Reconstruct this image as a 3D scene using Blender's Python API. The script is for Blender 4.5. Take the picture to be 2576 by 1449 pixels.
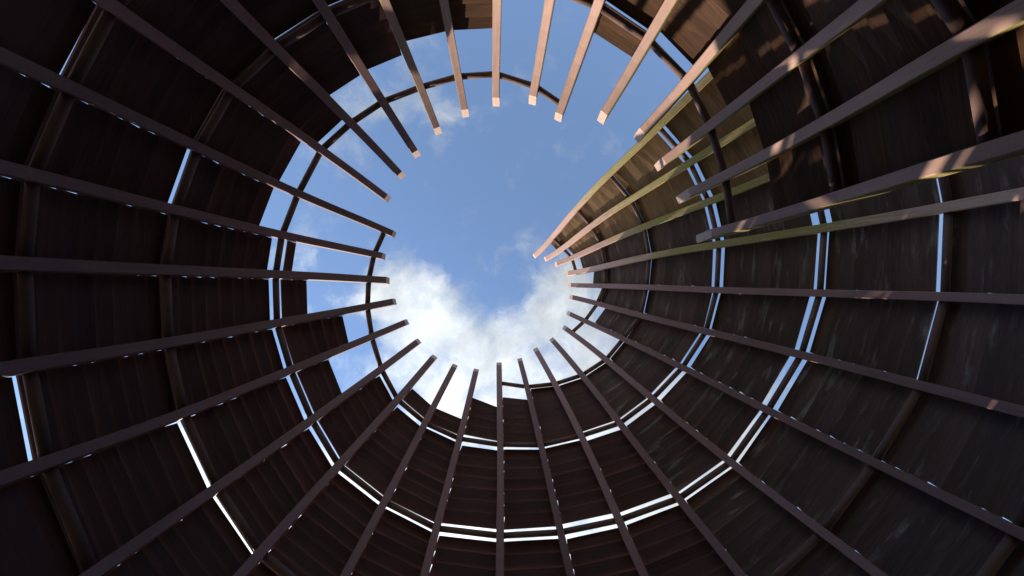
import bpy, math, random
import numpy as np
from mathutils import Vector, Matrix
random.seed(7)
R = math.radians
scene = bpy.context.scene
for o in list(bpy.data.objects):
    bpy.data.objects.remove(o)
col = scene.collection

# ------------------------------------------------------------------ camera
# The view looks straight up from inside the tower.  World X = right in the
# picture, world Y = down in the picture, world Z = up.
F, CX, CY = 970.0, 1288.0, 724.5          # focal length and centre, in survey pixels (2576 wide)
ZX, ZY = 1250.0, 708.0                    # where plumb lines meet (zenith)
CAM = Vector((0, 0, 1.4))
fwd = Vector(((CX-ZX)/F, (CY-ZY)/F, 1)).normalized()
right = (Vector((1, 0, 0)) - fwd*fwd.x).normalized()
down = fwd.cross(right)
cam = bpy.data.cameras.new('camera')
cam.sensor_width = 36.0
cam.lens = 36.0*F/2576.0
cam.clip_start = 0.05
cam.clip_end = 2000
camo = bpy.data.objects.new('camera', cam)
col.objects.link(camo)
M = Matrix((right, -down, -fwd)).transposed().to_4x4()
M.translation = CAM
camo.matrix_world = M
scene.camera = camo

def ray(x, y):
    d = right*((x-CX)/F) + down*((y-CY)/F) + fwd
    return d/d.z                          # scaled so that z = 1

# ------------------------------------------------------------------ light
SUN_EL = R(33)
SUN_H = Vector((-0.455, 0.89)).normalized()      # horizontal direction towards the sun
sun_dir = Vector((SUN_H.x*math.cos(SUN_EL), SUN_H.y*math.cos(SUN_EL), math.sin(SUN_EL)))
sl = bpy.data.lights.new('sun', 'SUN')
sl.energy = 4.2
sl.angle = R(0.53)
sl.color = (1.0, 0.84, 0.66)
so = bpy.data.objects.new('sun', sl)
so.rotation_euler = sun_dir.to_track_quat('Z', 'Y').to_euler()
so.location = (0, 0, 30)
col.objects.link(so)

world = bpy.data.worlds.new('World')
scene.world = world
world.use_nodes = True
nt = world.node_tree
nt.nodes.clear()
def N(tree, typ, **kw):
    n = tree.nodes.new(typ)
    for k, v in kw.items():
        setattr(n, k, v)
    return n
def L(tree, a, b):
    tree.links.new(a, b)
def mth(tree, op, a, b=None, c=None, clamp=False):
    n = N(tree, 'ShaderNodeMath', operation=op, use_clamp=clamp)
    for i, v in enumerate((a, b, c)):
        if v is None: continue
        if isinstance(v, (int, float)): n.inputs[i].default_value = v
        else: L(tree, v, n.inputs[i])
    return n.outputs[0]
def vmth(tree, op, a, b=None, out=0):
    n = N(tree, 'ShaderNodeVectorMath', operation=op)
    for i, v in enumerate((a, b)):
        if v is None: continue
        if isinstance(v, (tuple, list, Vector)): n.inputs[i].default_value = tuple(v)
        else: L(tree, v, n.inputs[i])
    return n.outputs[out]
def smooth(tree, v, lo, hi, a=0.0, b=1.0):
    n = N(tree, 'ShaderNodeMapRange', interpolation_type='SMOOTHSTEP')
    L(tree, v, n.inputs[0])
    for i, q in enumerate((lo, hi, a, b)): n.inputs[i+1].default_value = q
    return n.outputs[0]
def noise(tree, vec, scale, detail=5, rough=0.55, dist=0.0, out=0, lac=2.0):
    n = N(tree, 'ShaderNodeTexNoise')
    L(tree, vec, n.inputs['Vector'])
    n.inputs['Scale'].default_value = scale
    n.inputs['Detail'].default_value = detail
    n.inputs['Roughness'].default_value = rough
    n.inputs['Lacunarity'].default_value = lac
    n.inputs['Distortion'].default_value = dist
    return n.outputs[out]
def mixc(tree, f, a, b, mode='MIX'):
    n = N(tree, 'ShaderNodeMix', data_type='RGBA', blend_type=mode)
    for i, v in ((0, f), (6, a), (7, b)):
        if isinstance(v, (int, float)): n.inputs[i].default_value = v
        elif isinstance(v, (tuple, list)): n.inputs[i].default_value = tuple(v) + ((1,) if len(v) == 3 else ())
        else: L(tree, v, n.inputs[i])
    return n.outputs[2]

sky = N(nt, 'ShaderNodeTexSky', sky_type='NISHITA', sun_disc=False)
sky.sun_elevation = SUN_EL
sky.sun_rotation = math.atan2(SUN_H.x, SUN_H.y)
sky.altitude = 50
sky.air_density = 0.95
sky.dust_density = 0.1
sky.ozone_density = 1.3
SKY_STRENGTH = 0.15
tc = N(nt, 'ShaderNodeTexCoord')
sep = N(nt, 'ShaderNodeSeparateXYZ')
L(nt, tc.outputs['Generated'], sep.inputs[0])
zz = mth(nt, 'MAXIMUM', sep.outputs[2], 0.03)
comb = N(nt, 'ShaderNodeCombineXYZ')
L(nt, mth(nt, 'DIVIDE', sep.outputs[0], zz), comb.inputs[0])
L(nt, mth(nt, 'DIVIDE', sep.outputs[1], zz), comb.inputs[1])
P = comb.outputs[0]                       # position on a flat cloud layer
wob = N(nt, 'ShaderNodeVectorMath', operation='SCALE')
L(nt, vmth(nt, 'SUBTRACT', noise(nt, P, 5.5, 6, 0.62, out=1), (0.5, 0.5, 0.5)), wob.inputs[0])
wob.inputs[3].default_value = 0.15
Pw = vmth(nt, 'ADD', P, wob.outputs[0])
# cloud banks: (x, y, half width, half height, weight)
blobs = [(1010, 720, 120, 90, 1.0), (1080, 790, 130, 110, .75), (1120, 880, 190, 120, .95), (1340, 860, 170, 150, .95),
         (1390, 740, 95, 110, .9), (1250, 1010, 330, 130, 1.3), (1345, 600, 55, 50, .5),
         (950, 770, 110, 50, .6), (1500, 780, 120, 190, .95), (1140, 300, 75, 55, .5), (1045, 265, 100, 60, .38),
         (930, 240, 170, 55, .66), (1060, 130, 100, 90, .52), (1095, 370, 28, 45, .36),
         (740, 640, 70, 80, .45), (800, 780, 300, 330, .14), (1700, 1150, 420, 300, 1.4),
         (1150, 1400, 640, 290, 1.9), (560, 1250, 330, 300, 1.4), (830, 330, 80, 60, .3)]
tot = None
for bx_, by_, w_, h_, s_ in blobs:
    c_ = ray(bx_, by_)
    d_ = vmth(nt, 'MULTIPLY', vmth(nt, 'SUBTRACT', Pw, (c_.x, c_.y, 0)), (F/w_, F/h_, 0))
    v_ = smooth(nt, vmth(nt, 'LENGTH', d_, out=1), 0.25, 1.25, s_, 0.0)
    tot = v_ if tot is None else mth(nt, 'ADD', tot, v_)
tot = mth(nt, 'MINIMUM', tot, 1.25)
far = smooth(nt, vmth(nt, 'LENGTH', P, out=1), 0.9, 1.7, 0.0, 0.55)
tot = mth(nt, 'ADD', tot, mth(nt, 'MULTIPLY', far, noise(nt, P, 1.1, 3, 0.5)))
fb = noise(nt, Pw, 7.5, 10, 0.62, 0.1)
dens = mth(nt, 'ADD', mth(nt, 'MULTIPLY', tot, 0.75), mth(nt, 'MULTIPLY', mth(nt, 'SUBTRACT', fb, 0.5), 2.1))
cover = smooth(nt, dens, 0.06, 1.15, 0.0, 0.96)
shade = noise(nt, vmth(nt, 'ADD', Pw, (3.1, 1.7, 0)), 9.0, 6, 0.55)
cl = N(nt, 'ShaderNodeMapRange')
L(nt, shade, cl.inputs[0])
for i, q in enumerate((0.34, 0.66, 0.74, 1.10)): cl.inputs[i+1].default_value = q
dots = vmth(nt, 'DOT_PRODUCT', tc.outputs['Generated'], tuple(sun_dir), out=1)
glow = mth(nt, 'POWER', mth(nt, 'MAXIMUM', dots, 0.0), 3.0)
bright = mth(nt, 'MULTIPLY', cl.outputs[0], mth(nt, 'MULTIPLY_ADD', glow, 0.72, 0.33))
ccol = vmth(nt, 'MULTIPLY', (0.90, 0.96, 1.0), (1, 1, 1))
cs = N(nt, 'ShaderNodeVectorMath', operation='SCALE')
L(nt, ccol, cs.inputs[0]); L(nt, bright, cs.inputs[3])
sk = N(nt, 'ShaderNodeVectorMath', operation='SCALE')
L(nt, sky.outputs[0], sk.inputs[0]); sk.inputs[3].default_value = SKY_STRENGTH
up = smooth(nt, sep.outputs[2], 0.02, 0.10)
bg = N(nt, 'ShaderNodeBackground')
L(nt, mixc(nt, mth(nt, 'MULTIPLY', cover, up), sk.outputs[0], cs.outputs[0]), bg.inputs[0])
bg.inputs[1].default_value = 1.0
wo = N(nt, 'ShaderNodeOutputWorld')
L(nt, bg.outputs[0], wo.inputs[0])

scene.view_settings.view_transform = 'Standard'
scene.view_settings.look = 'None'
scene.view_settings.exposure = 1.0
scene.view_settings.gamma = 1.0
scene.cycles.max_bounces = 8
scene.cycles.diffuse_bounces = 5

# ------------------------------------------------------------------ materials
def new_mat(name):
    m = bpy.data.materials.new(name)
    m.use_nodes = True
    t = m.node_tree
    b = t.nodes['Principled BSDF']
    return m, t, b
def bump(t, b, h, strength, dist):
    n = N(t, 'ShaderNodeBump')
    n.inputs['Strength'].default_value = strength
    n.inputs['Distance'].default_value = dist
    L(t, h, n.inputs['Height'])
    L(t, n.outputs[0], b.inputs['Normal'])

def wood_board(name, stain, ca, cb):
    m, t, b = new_mat(name)
    uv = N(t, 'ShaderNodeUVMap', uv_map='grain').outputs[0]
    rn = N(t, 'ShaderNodeUVMap', uv_map='tone').outputs[0]
    tone = N(t, 'ShaderNodeSeparateXYZ'); L(t, rn, tone.inputs[0])
    g1 = noise(t, vmth(t, 'MULTIPLY', uv, (3.0, 55.0, 1)), 1.0, 6, 0.6, 0.6)
    g2 = noise(t, vmth(t, 'MULTIPLY', uv, (1.2, 9.0, 1)), 1.0, 4, 0.55)
    c = mixc(t, smooth(t, g1, .3, .7), ca, cb)
    c = mixc(t, smooth(t, g2, .35, .7, 0, .35), c, tuple(q*.6 for q in ca))
    dk = mth(t, 'MULTIPLY_ADD', tone.outputs[0], 0.45, 0.78)
    sc = N(t, 'ShaderNodeVectorMath', operation='SCALE'); L(t, c, sc.inputs[0]); L(t, dk, sc.inputs[3])
    c = mixc(t, mth(t, 'MULTIPLY', tone.outputs[1], .25), sc.outputs[0], (0.055, 0.046, 0.036))
    if stain:
        s = noise(t, vmth(t, 'MULTIPLY', uv, (1.3, 8.0, 1)), 1.0, 5, 0.6, 0.3)
        s2 = noise(t, vmth(t, 'MULTIPLY', uv, (26.0, 60.0, 1)), 1.0, 3, 0.6)
        f = mth(t, 'MULTIPLY', smooth(t, s, .55, .74), smooth(t, s2, .3, .55, .35, 1))
        c = mixc(t, mth(t, 'MULTIPLY', f, .8), c, (0.235, 0.225, 0.215))
    L(t, c, b.inputs['Base Color'])
    b.inputs['Roughness'].default_value = 0.72
    b.inputs['Specular IOR Level'].default_value = 0.3
    bump(t, b, g1, 0.5, 0.004)
    return m

def wood_rib(name, moss, ca, cb):
    m, t, b = new_mat(name)
    uv = N(t, 'ShaderNodeUVMap', uv_map='grain').outputs[0]
    sp = N(t, 'ShaderNodeSeparateXYZ'); L(t, N(t, 'ShaderNodeUVMap', uv_map='moss').outputs[0], sp.inputs[0])
    g1 = noise(t, vmth(t, 'MULTIPLY', uv, (2.5, 60.0, 1)), 1.0, 6, 0.6, 0.5)
    g2 = noise(t, vmth(t, 'MULTIPLY', uv, (1.1, 5.0, 1)), 1.0, 4, 0.6)
    g3 = noise(t, vmth(t, 'MULTIPLY', uv, (6.0, 14.0, 1)), 1.0, 6, 0.7)
    c = mixc(t, smooth(t, g1, .25, .75), ca, cb)
    c = mixc(t, smooth(t, g2, .45, .8, 0, .5), c, tuple(q*.62 for q in ca))
    c = mixc(t, smooth(t, g3, .58, .75, 0, .45), c, tuple(q*.5 for q in ca))
    sc = N(t, 'ShaderNodeVectorMath', operation='SCALE'); L(t, c, sc.inputs[0])
    L(t, mth(t, 'MULTIPLY_ADD', sp.outputs[1], 0.4, 0.8), sc.inputs[3])
    c = sc.outputs[0]
    if moss:
        mm = noise(t, vmth(t, 'MULTIPLY', uv, (3.0, 26.0, 1)), 1.0, 6, 0.68)
        f = smooth(t, mth(t, 'MULTIPLY_ADD', mth(t, 'SUBTRACT', mm, .5), 1.7, sp.outputs[0]), .3, .8, 0, .85)
        fine = noise(t, vmth(t, 'MULTIPLY', uv, (40.0, 140.0, 1)), 1.0, 4, 0.6)
        mc = mixc(t, smooth(t, fine, .3, .7), (0.12, 0.115, 0.024), (0.29, 0.265, 0.06))
        c = mixc(t, f, c, mc)
    L(t, c, b.inputs['Base Color'])
    b.inputs['Roughness'].default_value = 0.7
    b.inputs['Specular IOR Level'].default_value = 0.3
    bump(t, b, g3, 0.25, 0.003)
    return m

def end_grain(name):
    m, t, b = new_mat(name)
    uv = N(t, 'ShaderNodeUVMap', uv_map='grain').outputs[0]
    w = N(t, 'ShaderNodeTexWave', wave_type='RINGS', rings_direction='Z')
    L(t, vmth(t, 'ADD', uv, (0.03, -0.04, 0)), w.inputs['Vector'])
    w.inputs['Scale'].default_value = 22; w.inputs['Distortion'].default_value = 2.0; w.inputs['Detail'].default_value = 2
    g = noise(t, uv, 45.0, 5, 0.65)
    c = mixc(t, smooth(t, w.outputs[1], .2, .8), (0.36, 0.25, 0.205), (0.46, 0.33, 0.27))
    c = mixc(t, smooth(t, g, .56, .66, 0, .8), c, (0.12, 0.085, 0.07))
    L(t, c, b.inputs['Base Color'])
    b.inputs['Roughness'].default_value = 0.85
    return m

def steel(name):
    m, t, b = new_mat(name)
    tcn = N(t, 'ShaderNodeTexCoord').outputs['Object']
    g = noise(t, tcn, 9.0, 6, 0.65)
    g2 = noise(t, tcn, 60.0, 4, 0.6)
    c = mixc(t, smooth(t, g, .35, .7), (0.105, 0.066, 0.062), (0.14, 0.080, 0.062))
    c = mixc(t, smooth(t, g2, .5, .8, 0, .5), c, (0.12, 0.085, 0.06))
    L(t, c, b.inputs['Base Color'])
    b.inputs['Roughness'].default_value = 0.75
    b.inputs['Specular IOR Level'].default_value = 0.25
    bump(t, b, g2, 0.3, 0.002)
    return m

def gravel(name, ca, cb):
    m, t, b = new_mat(name)
    tcn = N(t, 'ShaderNodeTexCoord').outputs['Object']
    g = noise(t, tcn, 30.0, 6, 0.65)
    g2 = noise(t, tcn, 0.25, 5, 0.6)
    c = mixc(t, g, ca, cb)
    c = mixc(t, smooth(t, g2, .5, .65, 0, .8), c, (0.045, 0.06, 0.02))
    L(t, c, b.inputs['Base Color'])
    b.inputs['Roughness'].default_value = 0.9
    bump(t, b, g, 0.6, 0.02)
    return m

MAT_BOARD = wood_board('dark_board', False, (0.055, 0.024, 0.025), (0.080, 0.035, 0.035))
MAT_WARM = wood_board('orange_brown_board', False, (0.070, 0.029, 0.012), (0.125, 0.054, 0.022))  # warmer copy of the boards; sunlight on these bays put into the colour
MAT_LIT = wood_board('lit_tone_board', False, (0.165, 0.095, 0.045), (0.285, 0.172, 0.086))  # paler copy of the boards; sunlight on the tall end painted in
MAT_STAIN = wood_board('stained_board', True, (0.068, 0.041, 0.038), (0.100, 0.062, 0.056))
MAT_RIB = wood_rib('shaded_rib_wood', False, (0.182, 0.104, 0.106), (0.225, 0.132, 0.132))  # darker base: shade on the unlit ribs put into the colour
MAT_MOSS = wood_rib('lit_mossy_rib_wood', True, (0.35, 0.225, 0.19), (0.42, 0.275, 0.235))  # real moss over a paler base that carries the lit tone
MAT_END = end_grain('end_grain')
MAT_BOUNCE = wood_rib('light_bounce_face', False, (0.42, 0.33, 0.27), (0.54, 0.45, 0.38))  # unseen outer faces made pale to bounce light into the board joints
MAT_TUBE = steel('rusty_tube')
MAT_GROUND = gravel('gravel', (0.20, 0.18, 0.15), (0.36, 0.33, 0.28))
MAT_DIM_FLOOR = gravel('dim_floor_dark', (0.03, 0.026, 0.02), (0.07, 0.06, 0.048))  # kept dark to hold down light bouncing inside

# ------------------------------------------------------------------ ground
gm = bpy.data.meshes.new('ground')
n_ = 96
gv = [(600*math.cos(2*math.pi*i/n_), 600*math.sin(2*math.pi*i/n_), 0) for i in range(n_)]
gm.from_pydata(gv, [], [tuple(range(n_))])
gm.materials.append(MAT_GROUND)
ground = bpy.data.objects.new('ground', gm)
ground['kind'] = 'structure'
col.objects.link(ground)

fm = bpy.data.meshes.new('dim_floor')  # unseen dark disc, added to limit bounce light inside the tower
fv = [(2.45*math.cos(2*math.pi*i/n_), 2.45*math.sin(2*math.pi*i/n_)+0.1, 0.006) for i in range(n_)]
fm.from_pydata(fv, [], [tuple(range(n_))])
fm.materials.append(MAT_DIM_FLOOR)
dim_floor = bpy.data.objects.new('dim_floor', fm)
dim_floor['kind'] = 'structure'
col.objects.link(dim_floor)

# ------------------------------------------------------------------ survey of the tower
# each rib: tip first, then points further down
RIBS = [
 [(1773,591),(2080,505),(2576,345)],
 [(1716,495),(2075,305),(2510,50)],
 [(1650,420),(1997,150),(2182,0)],
 [(1596,350),(1897,0)],
 [(1506,309),(1595,157),(1682,0)],
 [(1408,280),(1508,0)],
 [(1335,267),(1380,0)],
 [(1248,272),(1251,0)],
 [(1173,304),(1118,0)],
 [(1110,350),(965,0)],
 [(1053,395),(799,0)],
 [(1016,450),(570,0)],
 [(985,505),(575,220),(265,0)],
 [(973,580),(773,497),(500,371),(0,135)],
 [(965,645),(773,606),(425,520),(0,419)],
 [(983,705),(900,698),(450,681),(0,656)],
 [(1000,757),(694,811),(422,865),(0,926)],
 [(1028,808),(717,936),(444,1044),(0,1199)],
 [(1055,855),(750,1083),(550,1224),(217,1449)],
 [(1095,895),(822,1199),(605,1449)],
 [(1145,917),(970,1260),(872,1434)],
 [(1198,927),(1074,1424)],
 [(1256,918),(1255,1424)],
 [(1308,909),(1427,1424)],
 [(1352,885),(1611,1434)],
 [(1393,859),(1610,1136),(1854,1438)],
 [(1423,827),(1610,977),(1832,1161),(2199,1438)],
 [(1435,790),(1610,874),(1943,1038),(2221,1172),(2576,1349)],
 [(1442,749),(1610,793),(2027,897),(2332,972),(2576,1036)],
 [(1437,717),(1610,722),(2082,737),(2576,754)],
 [(1424,689),(1525,667),(1635,643),(1996,585),(2576,485)],
 [(1397,666),(1516,611),(1620,567),(1779,510),(1955,437),(2500,213)],
 [(1369,653),(1484,567),(1591,498),(1721,416),(1918,293)],
 [(1341,648),(1398,582),(1458,510),(1533,437),(1649,328),(1801,171)],
]
NR = len(RIBS)
# ring tubes lie level, a metre apart; measured points on each
RINGS = {
 -2: [(1447,663),(1440,640),(1395,598)],
 -1: [(1455,830),(1490,790),(1522,740),(1525,690),(1510,600),(1460,530)],
 0: [(1268,972),(1340,980),(1430,965),(1500,935),(1560,870),(1620,790),(1632,700),(1638,640),(1610,530),(1540,440)],
 1: [(957,584),(936,630),(925,668),(917,733),(919,810),(938,890),(985,1000),(1065,1070),(1150,1110),(1250,1125),(1355,1128),(1450,1110),(1550,1080),(1640,1015),(1720,935),(1780,845),(1810,735),(1815,590),(1800,530),(1740,400),(1665,315)],
 2: [(1400,245),(1335,205),(1250,180),(1170,183),(1050,215),(950,255),(860,320),(800,375),(740,490),(700,590),(684,700),(690,830),(735,960),(785,1080),(855,1190),(970,1275),(1100,1340),(1255,1358),(1410,1350),(1560,1320),(1720,1260),(1850,1165),(1935,1045),(2020,910),(2070,755),(2085,590),(2080,530)],
 3: [(1840,530),(1825,460),(1795,340),(1750,220),(1690,150),(1600,70),(1510,10),(750,75),(590,205),(490,375),(430,545),(410,690),(415,840),(440,1000),(490,1130),(555,1260),(650,1395),(1980,1449),(2070,1350),(2200,1180),(2310,1000),(2360,900),(2385,740),(2390,480)],
 4: [(2105,480),(2085,350),(2030,200),(1950,0),(260,50),(160,280),(70,480),(65,680),(70,870),(100,1100),(170,1300),(225,1430),(2540,1370)],
 5: [(2480,350),(2450,150),(2400,0)],
}
RING_U0 = {-2: 365, -1: 325, 0: 272, 1: 150, 2: 60, 3: 10, 4: 10, 5: 10}
def polar(x, y):
    return (-math.degrees(math.atan2(y-ZY, x-ZX))) % 360, math.hypot(x-ZX, y-ZY)
def unwrap(a, prev):
    while a < prev-25: a += 360
    return a
ring_tab = {}
for k, pts in RINGS.items():
    prev = RING_U0[k]
    U, Rr = [], []
    for x, y in pts:
        a, rho = polar(x, y)
        a = unwrap(a, prev); prev = a
        p = ray(x, y)*(7-k)
        U.append(a); Rr.append(math.hypot(p.x, p.y))
    ring_tab[k] = (np.array(U), np.array(Rr))
def ring_r(k, u):
    U, Rr = ring_tab[k]
    if k == 5:
        if u <= U[-1]: return float(np.interp(u, U, Rr))
        return ring_r(4, u) - 0.20 + 0.0
    if k == 4 and u > U[-1]:
        return float(Rr[-1] + (u-U[-1])*0.0065)
    if k == 3 and u > U[-1]: return float(Rr[-1] + (u-U[-1])*0.004)
    if k == 2 and u > U[-1]: return float(Rr[-1] + (u-U[-1])*0.002)
    if u < U[0]:
        s = (Rr[1]-Rr[0])/max(U[1]-U[0], 1)
        return float(Rr[0] + min(0.01, s)*(u-U[0]))
    return float(np.interp(u, U, Rr))

# azimuth along each rib as a function of picture radius
rib_az = []
prev = 5
for pts in RIBS:
    A, Q = [], []
    for x, y in pts:
        a, rho = polar(x, y)
        A.append(a); Q.append(rho)
    base = unwrap(A[-1], prev-8)
    prev = base
    A = [base + ((a-base+180) % 360 - 180) for a in A]
    rib_az.append((np.array(Q), np.array(A)))
rib_u = [float(a[-1]) for q, a in rib_az]
def az_at(j, rho):
    q, a = rib_az[j]
    return float(np.mean([np.interp(rho*f, q, a) for f in (.78, .85, .92, 1, 1.08, 1.16, 1.25)]))

# rings that reach rib j (a tube starts at the first rib long enough)
FIRST = {-2: 30, -1: 26, 0: 22, 1: 13, 2: 5, 3: 0, 4: 0, 5: 0}
TUBE_IN = 0.088          # tube axis behind the inner face of the ribs
class Rib: pass
ribs = []
for j in range(NR):
    rb = Rib()
    ks = [k for k in range(-2, 6) if j >= FIRST[k]]
    zs, rs = [], []
    for k in sorted(ks, reverse=True):
        zs.append(7-k); rs.append(ring_r(k, rib_u[j]))
    # below the lowest ring the wall runs down almost plumb
    zs = [-1.4, 0.6] + zs
    rs = [rs[0]-0.25, rs[0]-0.08] + rs
    s1 = (rs[-1]-rs[-2])/(zs[-1]-zs[-2]); s0 = (rs[-2]-rs[-3])/(zs[-2]-zs[-3])
    st = max(-1.3, min(-0.45, s1 + 0.95*(s1-s0)))
    rho_tip = rib_az[j][0][0]
    z0, r0 = zs[-1], rs[-1]
    # tip: r0 + st*d - .05 d^2 = rho*(z0+d)/F
    d = (r0 - TUBE_IN - rho_tip*z0/F)/(rho_tip/F - st) - (0.02 if 10 <= j <= 29 else 0.09)
    rb.ztip = z0 + max(d, 0.06)
    zs.append(z0 + max(d, 0.06) + 1.0); rs.append(r0 + st*(max(d, 0.06)+1.0))
    rb.zs, rb.rs = np.array(zs, float), np.array(rs, float)
    # smooth (monotone cubic) slopes
    h = np.diff(rb.zs); dl = np.diff(rb.rs)/h
    m_ = np.zeros(len(zs)); m_[0] = dl[0]; m_[-1] = dl[-1]
    for i in range(1, len(zs)-1): m_[i] = (dl[i-1]*h[i]+dl[i]*h[i-1])/(h[i-1]+h[i])
    rb.m = m_
    rb.top_ring = min(ks)
    ribs.append(rb)
def rad(j, z):
    rb = ribs[j]
    i = int(min(max(np.searchsorted(rb.zs, z)-1, 0), len(rb.zs)-2))
    h = rb.zs[i+1]-rb.zs[i]; t = (z-rb.zs[i])/h
    return float((2*t**3-3*t**2+1)*rb.rs[i] + (t**3-2*t**2+t)*h*rb.m[i] + (-2*t**3+3*t**2)*rb.rs[i+1] + (t**3-t**2)*h*rb.m[i+1])
def rib_point(j, z):
    """middle of the inner face of rib j at height z above the camera"""
    r = rad(j, z) - TUBE_IN
    rho = r*F/max(z, 0.5) if z > 0.5 else 5000
    a = math.radians(az_at(j, rho))
    return Vector((r*math.cos(a), -r*math.sin(a), z))

# cross-section twist of each rib, degrees (ribs do not face the middle exactly)
def twist(j):
    if j <= 4: return 10 - j*.6
    if j <= 8: return 6 - (j-5)*1.5
    if j <= 11: return -1
    if j <= 19: return -5
    if j <= 29: return -1
    return 3
def rib_frame(j, z):
    p = rib_point(j, z)
    t = (rib_point(j, z+0.06) - rib_point(j, z-0.06)).normalized()
    radial = Vector((p.x, p.y, 0)).normalized()
    e = Vector((0, 0, 1)).cross(radial)          # level, along the wall
    e = (e - t*e.dot(t)).normalized()
    n = e.cross(t)
    if n.dot(radial) < 0: n = -n
    p = p + e*(0.006*math.sin(z*1.7+j*2.1))
    tw = math.radians(twist(j) + 1.2*math.sin(j*5.3))
    q = Matrix.Rotation(tw, 3, t)
    return p, t, q @ e, q @ n

tower = bpy.data.objects.new('spiral_tower', None)
tower.empty_display_size = 1.0
tower['label'] = 'tall open-topped spiral tower of curved brown timber ribs, steel tubes and overlapping boards'
tower['category'] = 'tower'
col.objects.link(tower)
OFF = CAM.copy()

def link(name, me, parent, label=None):
    o = bpy.data.objects.new(name, me)
    col.objects.link(o)
    o.parent = parent
    if label: o['label'] = label
    return o

# ------------------------------------------------------------------ ribs
RW, RD, CH = 0.100, 0.140, 0.007
def build_rib(j):
    ztip = ribs[j].ztip
    zl = list(np.arange(-1.4, 1.0, 0.6)) + list(np.arange(1.0, ztip-0.05, 0.16)) + [ztip]
    rngj = random.Random(100+j)
    hw = RW/2 * (1.14 if j >= 30 else 1.0) * rngj.uniform(.95, 1.04)
    sec = [(-hw+CH, 0), (hw-CH, 0), (hw, CH), (hw, RD-CH),
           (hw-CH, RD), (-hw+CH, RD), (-hw, RD-CH), (-hw, CH)]
    per = [0]
    for i in range(8):
        a, b = sec[i], sec[(i+1) % 8]
        per.append(per[-1] + math.hypot(a[0]-b[0], a[1]-b[1]))
    V, Fc, UV, MS = [], [], [], []
    uo, vo = rngj.uniform(0, 50), rngj.uniform(0, 50)
    tone_j = rngj.random()
    ln = 0; pp = None; lens = []
    for i, z in enumerate(zl):
        p, t, e, n = rib_frame(j, z)
        radial = Vector((p.x, p.y, 0)).normalized()
        if pp is not None: ln += (p-pp).length
        pp = p; lens.append(ln)
        for (a, b) in sec:
            q = p + e*a + n*b
            if i == len(zl)-1:                      # plumb cut at the tip
                s = -b*n.dot(radial)/min(t.dot(radial), -0.30)
                q = q + t*s
            V.append(q + OFF)
    for i in range(len(zl)-1):
        for c in range(8):
            d = (c+1) % 8
            Fc.append((i*8+c, i*8+d, (i+1)*8+d, (i+1)*8+c))
            UV += [(lens[i]+uo, per[c]+vo), (lens[i]+uo, per[c+1]+vo), (lens[i+1]+uo, per[c+1]+vo), (lens[i+1]+uo, per[c]+vo)]
            mv = []
            for ii in (i, i, i+1, i+1):
                below = ztip - zl[ii]
                if j <= 4:
                    side = c in (1, 2, 3, 4) if True else False
                    mv.append(0.72 if side else 0.05)
                elif j <= 9:
                    mv.append(0.5 if c in (1, 2, 3, 4, 5, 6, 7) else 0.22 + 0.1*(j >= 8))
                else:
                    mv.append(min(0.75, max(0.0, (below-0.9)*0.45)) if below < 3.6 else max(0.3, 0.85-(below-3.6)*.3))
            MS += [(q_, tone_j) for q_ in mv]
    m0 = (len(zl)-1)*8
    Fc.append(tuple(m0+c for c in range(8))); UV += [(s_[0]+j*.37, s_[1]-RD/2+j*.13) for s_ in sec]; MS += [(0, 0)]*8
    Fc.append(tuple(c for c in reversed(range(8)))); UV += [(s_[0]+uo, s_[1]+vo) for s_ in reversed(sec)]; MS += [(0, 0)]*8
    me = bpy.data.meshes.new('rib')
    me.from_pydata(V, [], Fc)
    l1 = me.uv_layers.new(name='grain'); l1.data.foreach_set('uv', np.array(UV, np.float32).ravel())
    l2 = me.uv_layers.new(name='moss'); l2.data.foreach_set('uv', np.array(MS, np.float32).ravel())
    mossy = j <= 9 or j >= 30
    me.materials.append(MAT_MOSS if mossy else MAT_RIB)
    me.materials.append(MAT_END)
    me.polygons[len(Fc)-2].material_index = 1
    me.update()
    import bmesh
    bm = bmesh.new(); bm.from_mesh(me); bmesh.ops.recalc_face_normals(bm, faces=bm.faces); bm.to_mesh(me); bm.free()
    return link('rib', me, tower, 'curved timber rib with green moss' if mossy else None)
for j in range(NR):
    build_rib(j)

# ------------------------------------------------------------------ ring tubes
TR = 0.038
def tube_mesh(a, b, r, sides=14):
    d = (b-a).normalized()
    x = d.orthogonal().normalized(); y = d.cross(x)
    V = []
    for p in (a, b):
        for i in range(sides):
            w = 2*math.pi*i/sides
            V.append(p + (x*math.cos(w) + y*math.sin(w))*r)
    Fc = [(i, (i+1) % sides, sides+(i+1) % sides, sides+i) for i in range(sides)]
    Fc += [tuple(reversed(range(sides))), tuple(range(sides, 2*sides))]
    me = bpy.data.meshes.new('ring_tube')
    me.from_pydata(V, [], Fc)
    for p in me.polygons: p.use_smooth = len(p.vertices) == 4
    me.materials.append(MAT_TUBE)
    return me
for k in range(-2, 8):
    z = 7-k
    for j in range(NR-1):
        if k in FIRST and j < FIRST[k]: continue
        pa, ta, ea, na = rib_frame(j, z); pb, tb, eb, nb = rib_frame(j+1, z)
        d = (pb-pa).normalized()
        me = tube_mesh(pa + d*(RW*0.46) + OFF + na*TUBE_IN, pb - d*(RW*0.46) + OFF + nb*TUBE_IN, TR)
        link('ring_tube', me, tower)

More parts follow.
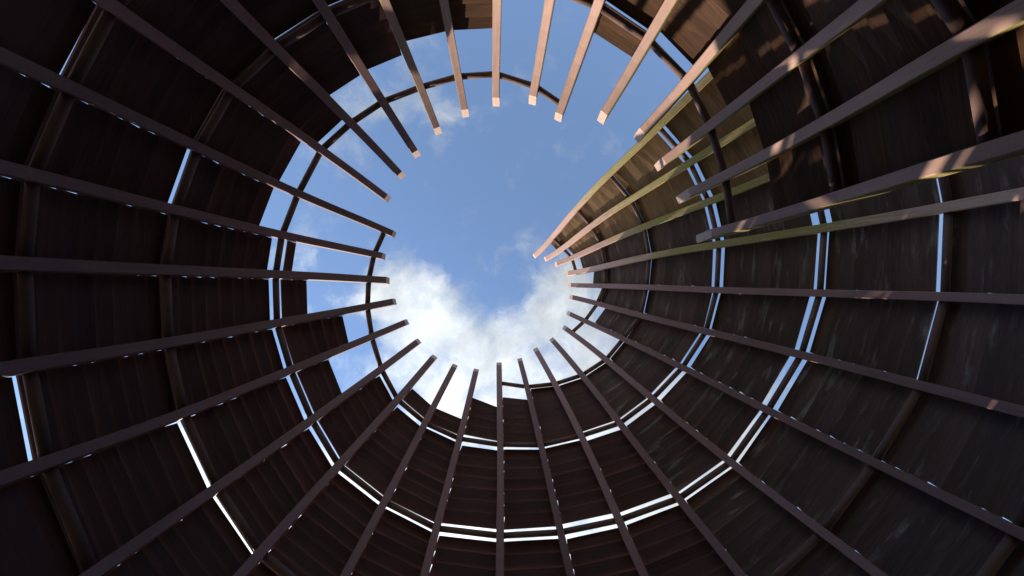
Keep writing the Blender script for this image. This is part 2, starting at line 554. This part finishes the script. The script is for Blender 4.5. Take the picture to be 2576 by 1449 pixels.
# ------------------------------------------------------------------ boards
# measured top edge of the cladding in each bay (two points per bay)
TOPS = {0: [(1950,395),(1957,480)], 1: [(1905,252),(1930,360)], 2: [(1792,155),(1843,256)], 3: [(1665,68),(1743,153)],
 4: [(1499,68),(1589,135)], 5: [(1390,-45),(1480,-25)], 6: [(1262,-45),(1370,-45)], 7: [(1145,75),(1238,69)], 8: [(1025,107),(1118,82)],
 9: [(928,177),(1010,145)], 10: [(833,247),(905,195)], 11: [(800,365),(860,310)], 12: [(707,452),(755,370)],
 13: [(652,565),(700,480)], 14: [(732,688),(747,607)], 15: [(769,791),(767,708)], 16: [(865,863),(858,794)],
 17: [(850,991),(822,909)], 18: [(949,946),(985,1002)], 19: [(1028,984),(1077,1025)], 20: [(1095,1038),(1151,1064)],
 21: [(1184,1014),(1248,1029)], 22: [(1266,1007),(1325,1014)], 23: [(1332,979),(1386,972)], 24: [(1405,965),(1456,950)],
 25: [(1468,948),(1519,915)], 26: [(1529,900),(1567,862)], 27: [(1504,816),(1529,777)], 28: [(1510,752),(1516,726)],
 29: [(1497,711),(1497,679)], 30: [(1467,670),(1463,643)], 31: [(1441,635),(1432,614)], 32: [(1401,620),(1385,604)]}
def bay_top(j):
    rho = sum(math.hypot(x-ZX, y-ZY) for x, y in TOPS[j])/2
    best, bz = 1e9, None
    zmax = min(ribs[j].ztip, ribs[j+1].ztip)
    for z in np.arange(2.0, zmax+0.2, 0.02):
        r = 0.5*(rad(j, z)+rad(j+1, z))*0.994 + RD - TUBE_IN + 0.01
        e = abs(r*F/z - rho)
        if e < best: best, bz = e, z
    return bz
BP = 0.124        # exposed height of a board
TH = 0.017
def gap_for(j, k, rng):
    g = 0.14
    if k >= 3:
        if j <= 3: g = 0.0
        elif j <= 9: g = 0.045
        elif j <= 20:
            g = ({10: .05, 11: 0, 12: .035, 13: .07, 14: .014, 15: .014, 16: .014, 17: .045, 18: .05, 19: .016, 20: .02}.get(j, 0) if k == 3 else
                 {12: .07, 16: .07, 13: .014, 17: .014}.get(j, 0))
        else: g = {25: .02, 26: .042, 27: .05, 28: .085, 29: .095, 30: .095}.get(j, .012) if k == 3 else 0.0
    elif k == 0 and j > 22: g = 0.07
    elif k == -1: g = 0.05
    elif k == -2: g = 0.04
    elif k == 2 and 5 <= j <= 12: g = 0.05
    return g*rng.uniform(0.7, 1.25)
def shift_for(j, k):
    if k >= 3: return 0.045 if j > 20 else -0.02
    if k == 2: return 0.022
    return 0.02
boards = []
rng = random.Random(3)
for j in range(NR-1):
    zt = bay_top(j)
    tops_k = [k for k in range(-2, 8) if (7-k) < zt + 0.02]
    tiers = []
    gaps = {k: gap_for(j, k, rng) for k in range(-3, 10)}
    sh = {k: shift_for(j, k) for k in range(-3, 10)}
    for k in range(-3, 9):
        lo = (7-(k+1)) + sh[k+1] + gaps[k+1]*0.5
        if k+1 == 9: lo = -1.38
        hi = (7-k) + sh[k] - gaps[k]*0.5
        if k <= min(tops_k)-1: hi = min(hi, zt) if k == min(tops_k)-1 else -9
        elif hi > zt: hi = zt
        if hi - lo > 0.06: tiers.append((lo, hi))
    for lo, hi in tiers:
        n = max(1, round((hi-lo)/BP)); p = (hi-lo)/n
        for i in range(n):
            boards.append((j, lo+i*p, p, i == n-1))
def board_geo(j, zl, p, last, rng):
    zu = zl + p*(1.0 if last else 1.06)
    ends = []
    for jj, sgn in ((j, 1), (j+1, -1)):
        c = []
        wl = rng.uniform(.040, .056)
        for z, out in ((zl, wl), (zu, 0.002 + rng.uniform(0, .004))):
            pt, t, e, n = rib_frame(jj, z + rng.uniform(-.004, .004))
            c.append((pt + n*(RD+out), n))
        ends.append(c)
    dl = (ends[1][0][0]-ends[0][0][0]).normalized(); du = (ends[1][1][0]-ends[0][1][0]).normalized()
    tw = twist(j)
    hid = RW/2 if tw < 0 else RW/2*1.05 + RD*math.sin(math.radians(tw))
    if tw > 1: hid = 0.02
    a = [ends[0][0][0] + dl*(hid - rng.uniform(.010, .020)), ends[0][1][0] + du*(hid + rng.choice((-.02, rng.uniform(0, .007), rng.uniform(.003, .012), rng.uniform(.003, .015))))]
    b = [ends[1][0][0] - dl*rng.uniform(.006, .03), ends[1][1][0] - du*rng.uniform(.006, .035)]
    V = []
    for pts, side in ((a, 0), (b, 1)):
        for i in (0, 1):
            V.append(pts[i] + OFF); V.append(pts[i] + ends[side][i][1]*TH + OFF)
    # order: a_low_in, a_low_out, a_up_in, a_up_out, b_low_in, b_low_out, b_up_in, b_up_out
    Fc = [(0, 4, 6, 2), (1, 3, 7, 5), (0, 1, 5, 4), (2, 6, 7, 3), (0, 2, 3, 1), (4, 5, 7, 6)]
    w = (b[0]-a[0]).length; h = (a[1]-a[0]).length
    uo, vo = rng.uniform(0, 90), rng.uniform(0, 90)
    co = {0: (0, 0), 1: (0, -TH), 2: (0, h), 3: (0, h+TH), 4: (w, 0), 5: (w, -TH), 6: (w, h), 7: (w, h+TH)}
    UV = [(co[i][0]+uo, co[i][1]+vo) for f in Fc for i in f]
    tn = (rng.random(), rng.random()**2)
    return V, Fc, UV, [tn]*24
def cam_area(V):
    P2 = []
    for v in (V[0], V[4], V[6], V[2]):
        d = v - CAM
        z = d.dot(fwd)
        if z < 0.2: return 0
        P2.append((CX+F*d.dot(right)/z, CY+F*d.dot(down)/z))
    # clip roughly: every corner must fall near the picture
    ins = [(0 < x < 2576 and 0 < y < 1449) for x, y in P2]
    a = 0
    for i in range(4):
        x0, y0 = P2[i]; x1, y1 = P2[(i+1) % 4]
        a += x0*y1-x1*y0
    return abs(a)/2*sum(ins)/4
def mk(name, V, Fc, UV, TN, mat):
    me = bpy.data.meshes.new(name)
    me.from_pydata(V, [], Fc)
    me.uv_layers.new(name='grain').data.foreach_set('uv', np.array(UV, np.float32).ravel())
    me.uv_layers.new(name='tone').data.foreach_set('uv', np.array(TN, np.float32).ravel())
    me.materials.append(mat)
    me.materials.append(MAT_BOUNCE)
    mi = np.zeros(len(Fc), np.int32); mi[1::6] = 1
    me.polygons.foreach_set('material_index', mi)
    me.update()
    return me
geo = []
for (j, zl, p, last) in boards:
    g = board_geo(j, zl, p, last, rng)
    geo.append((cam_area(g[0]), j, g))
geo.sort(key=lambda q: -q[0])
def board_kind(j):
    return 'stained' if 25 <= j <= 30 else 'lit' if j > 30 else 'warm' if j <= 8 else 'dark'
KIND_MAT = {'stained': MAT_STAIN, 'lit': MAT_LIT, 'warm': MAT_WARM, 'dark': MAT_BOARD}
KIND_LABEL = {'stained': 'overlapping dark boards with pale lichen streaks', 'lit': 'overlapping boards at the tall end of the spiral, coloured paler as if sunlit',
              'warm': 'overlapping orange-brown boards near the short end', 'dark': 'overlapping dark brown boards between the ribs'}
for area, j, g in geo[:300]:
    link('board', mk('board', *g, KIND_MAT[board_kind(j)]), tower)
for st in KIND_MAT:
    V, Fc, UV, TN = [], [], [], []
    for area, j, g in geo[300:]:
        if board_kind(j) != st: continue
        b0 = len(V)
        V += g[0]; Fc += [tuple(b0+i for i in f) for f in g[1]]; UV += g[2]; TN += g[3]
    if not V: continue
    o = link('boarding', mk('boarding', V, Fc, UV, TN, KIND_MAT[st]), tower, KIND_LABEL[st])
    o['kind'] = 'stuff'
print('boards', len(geo))
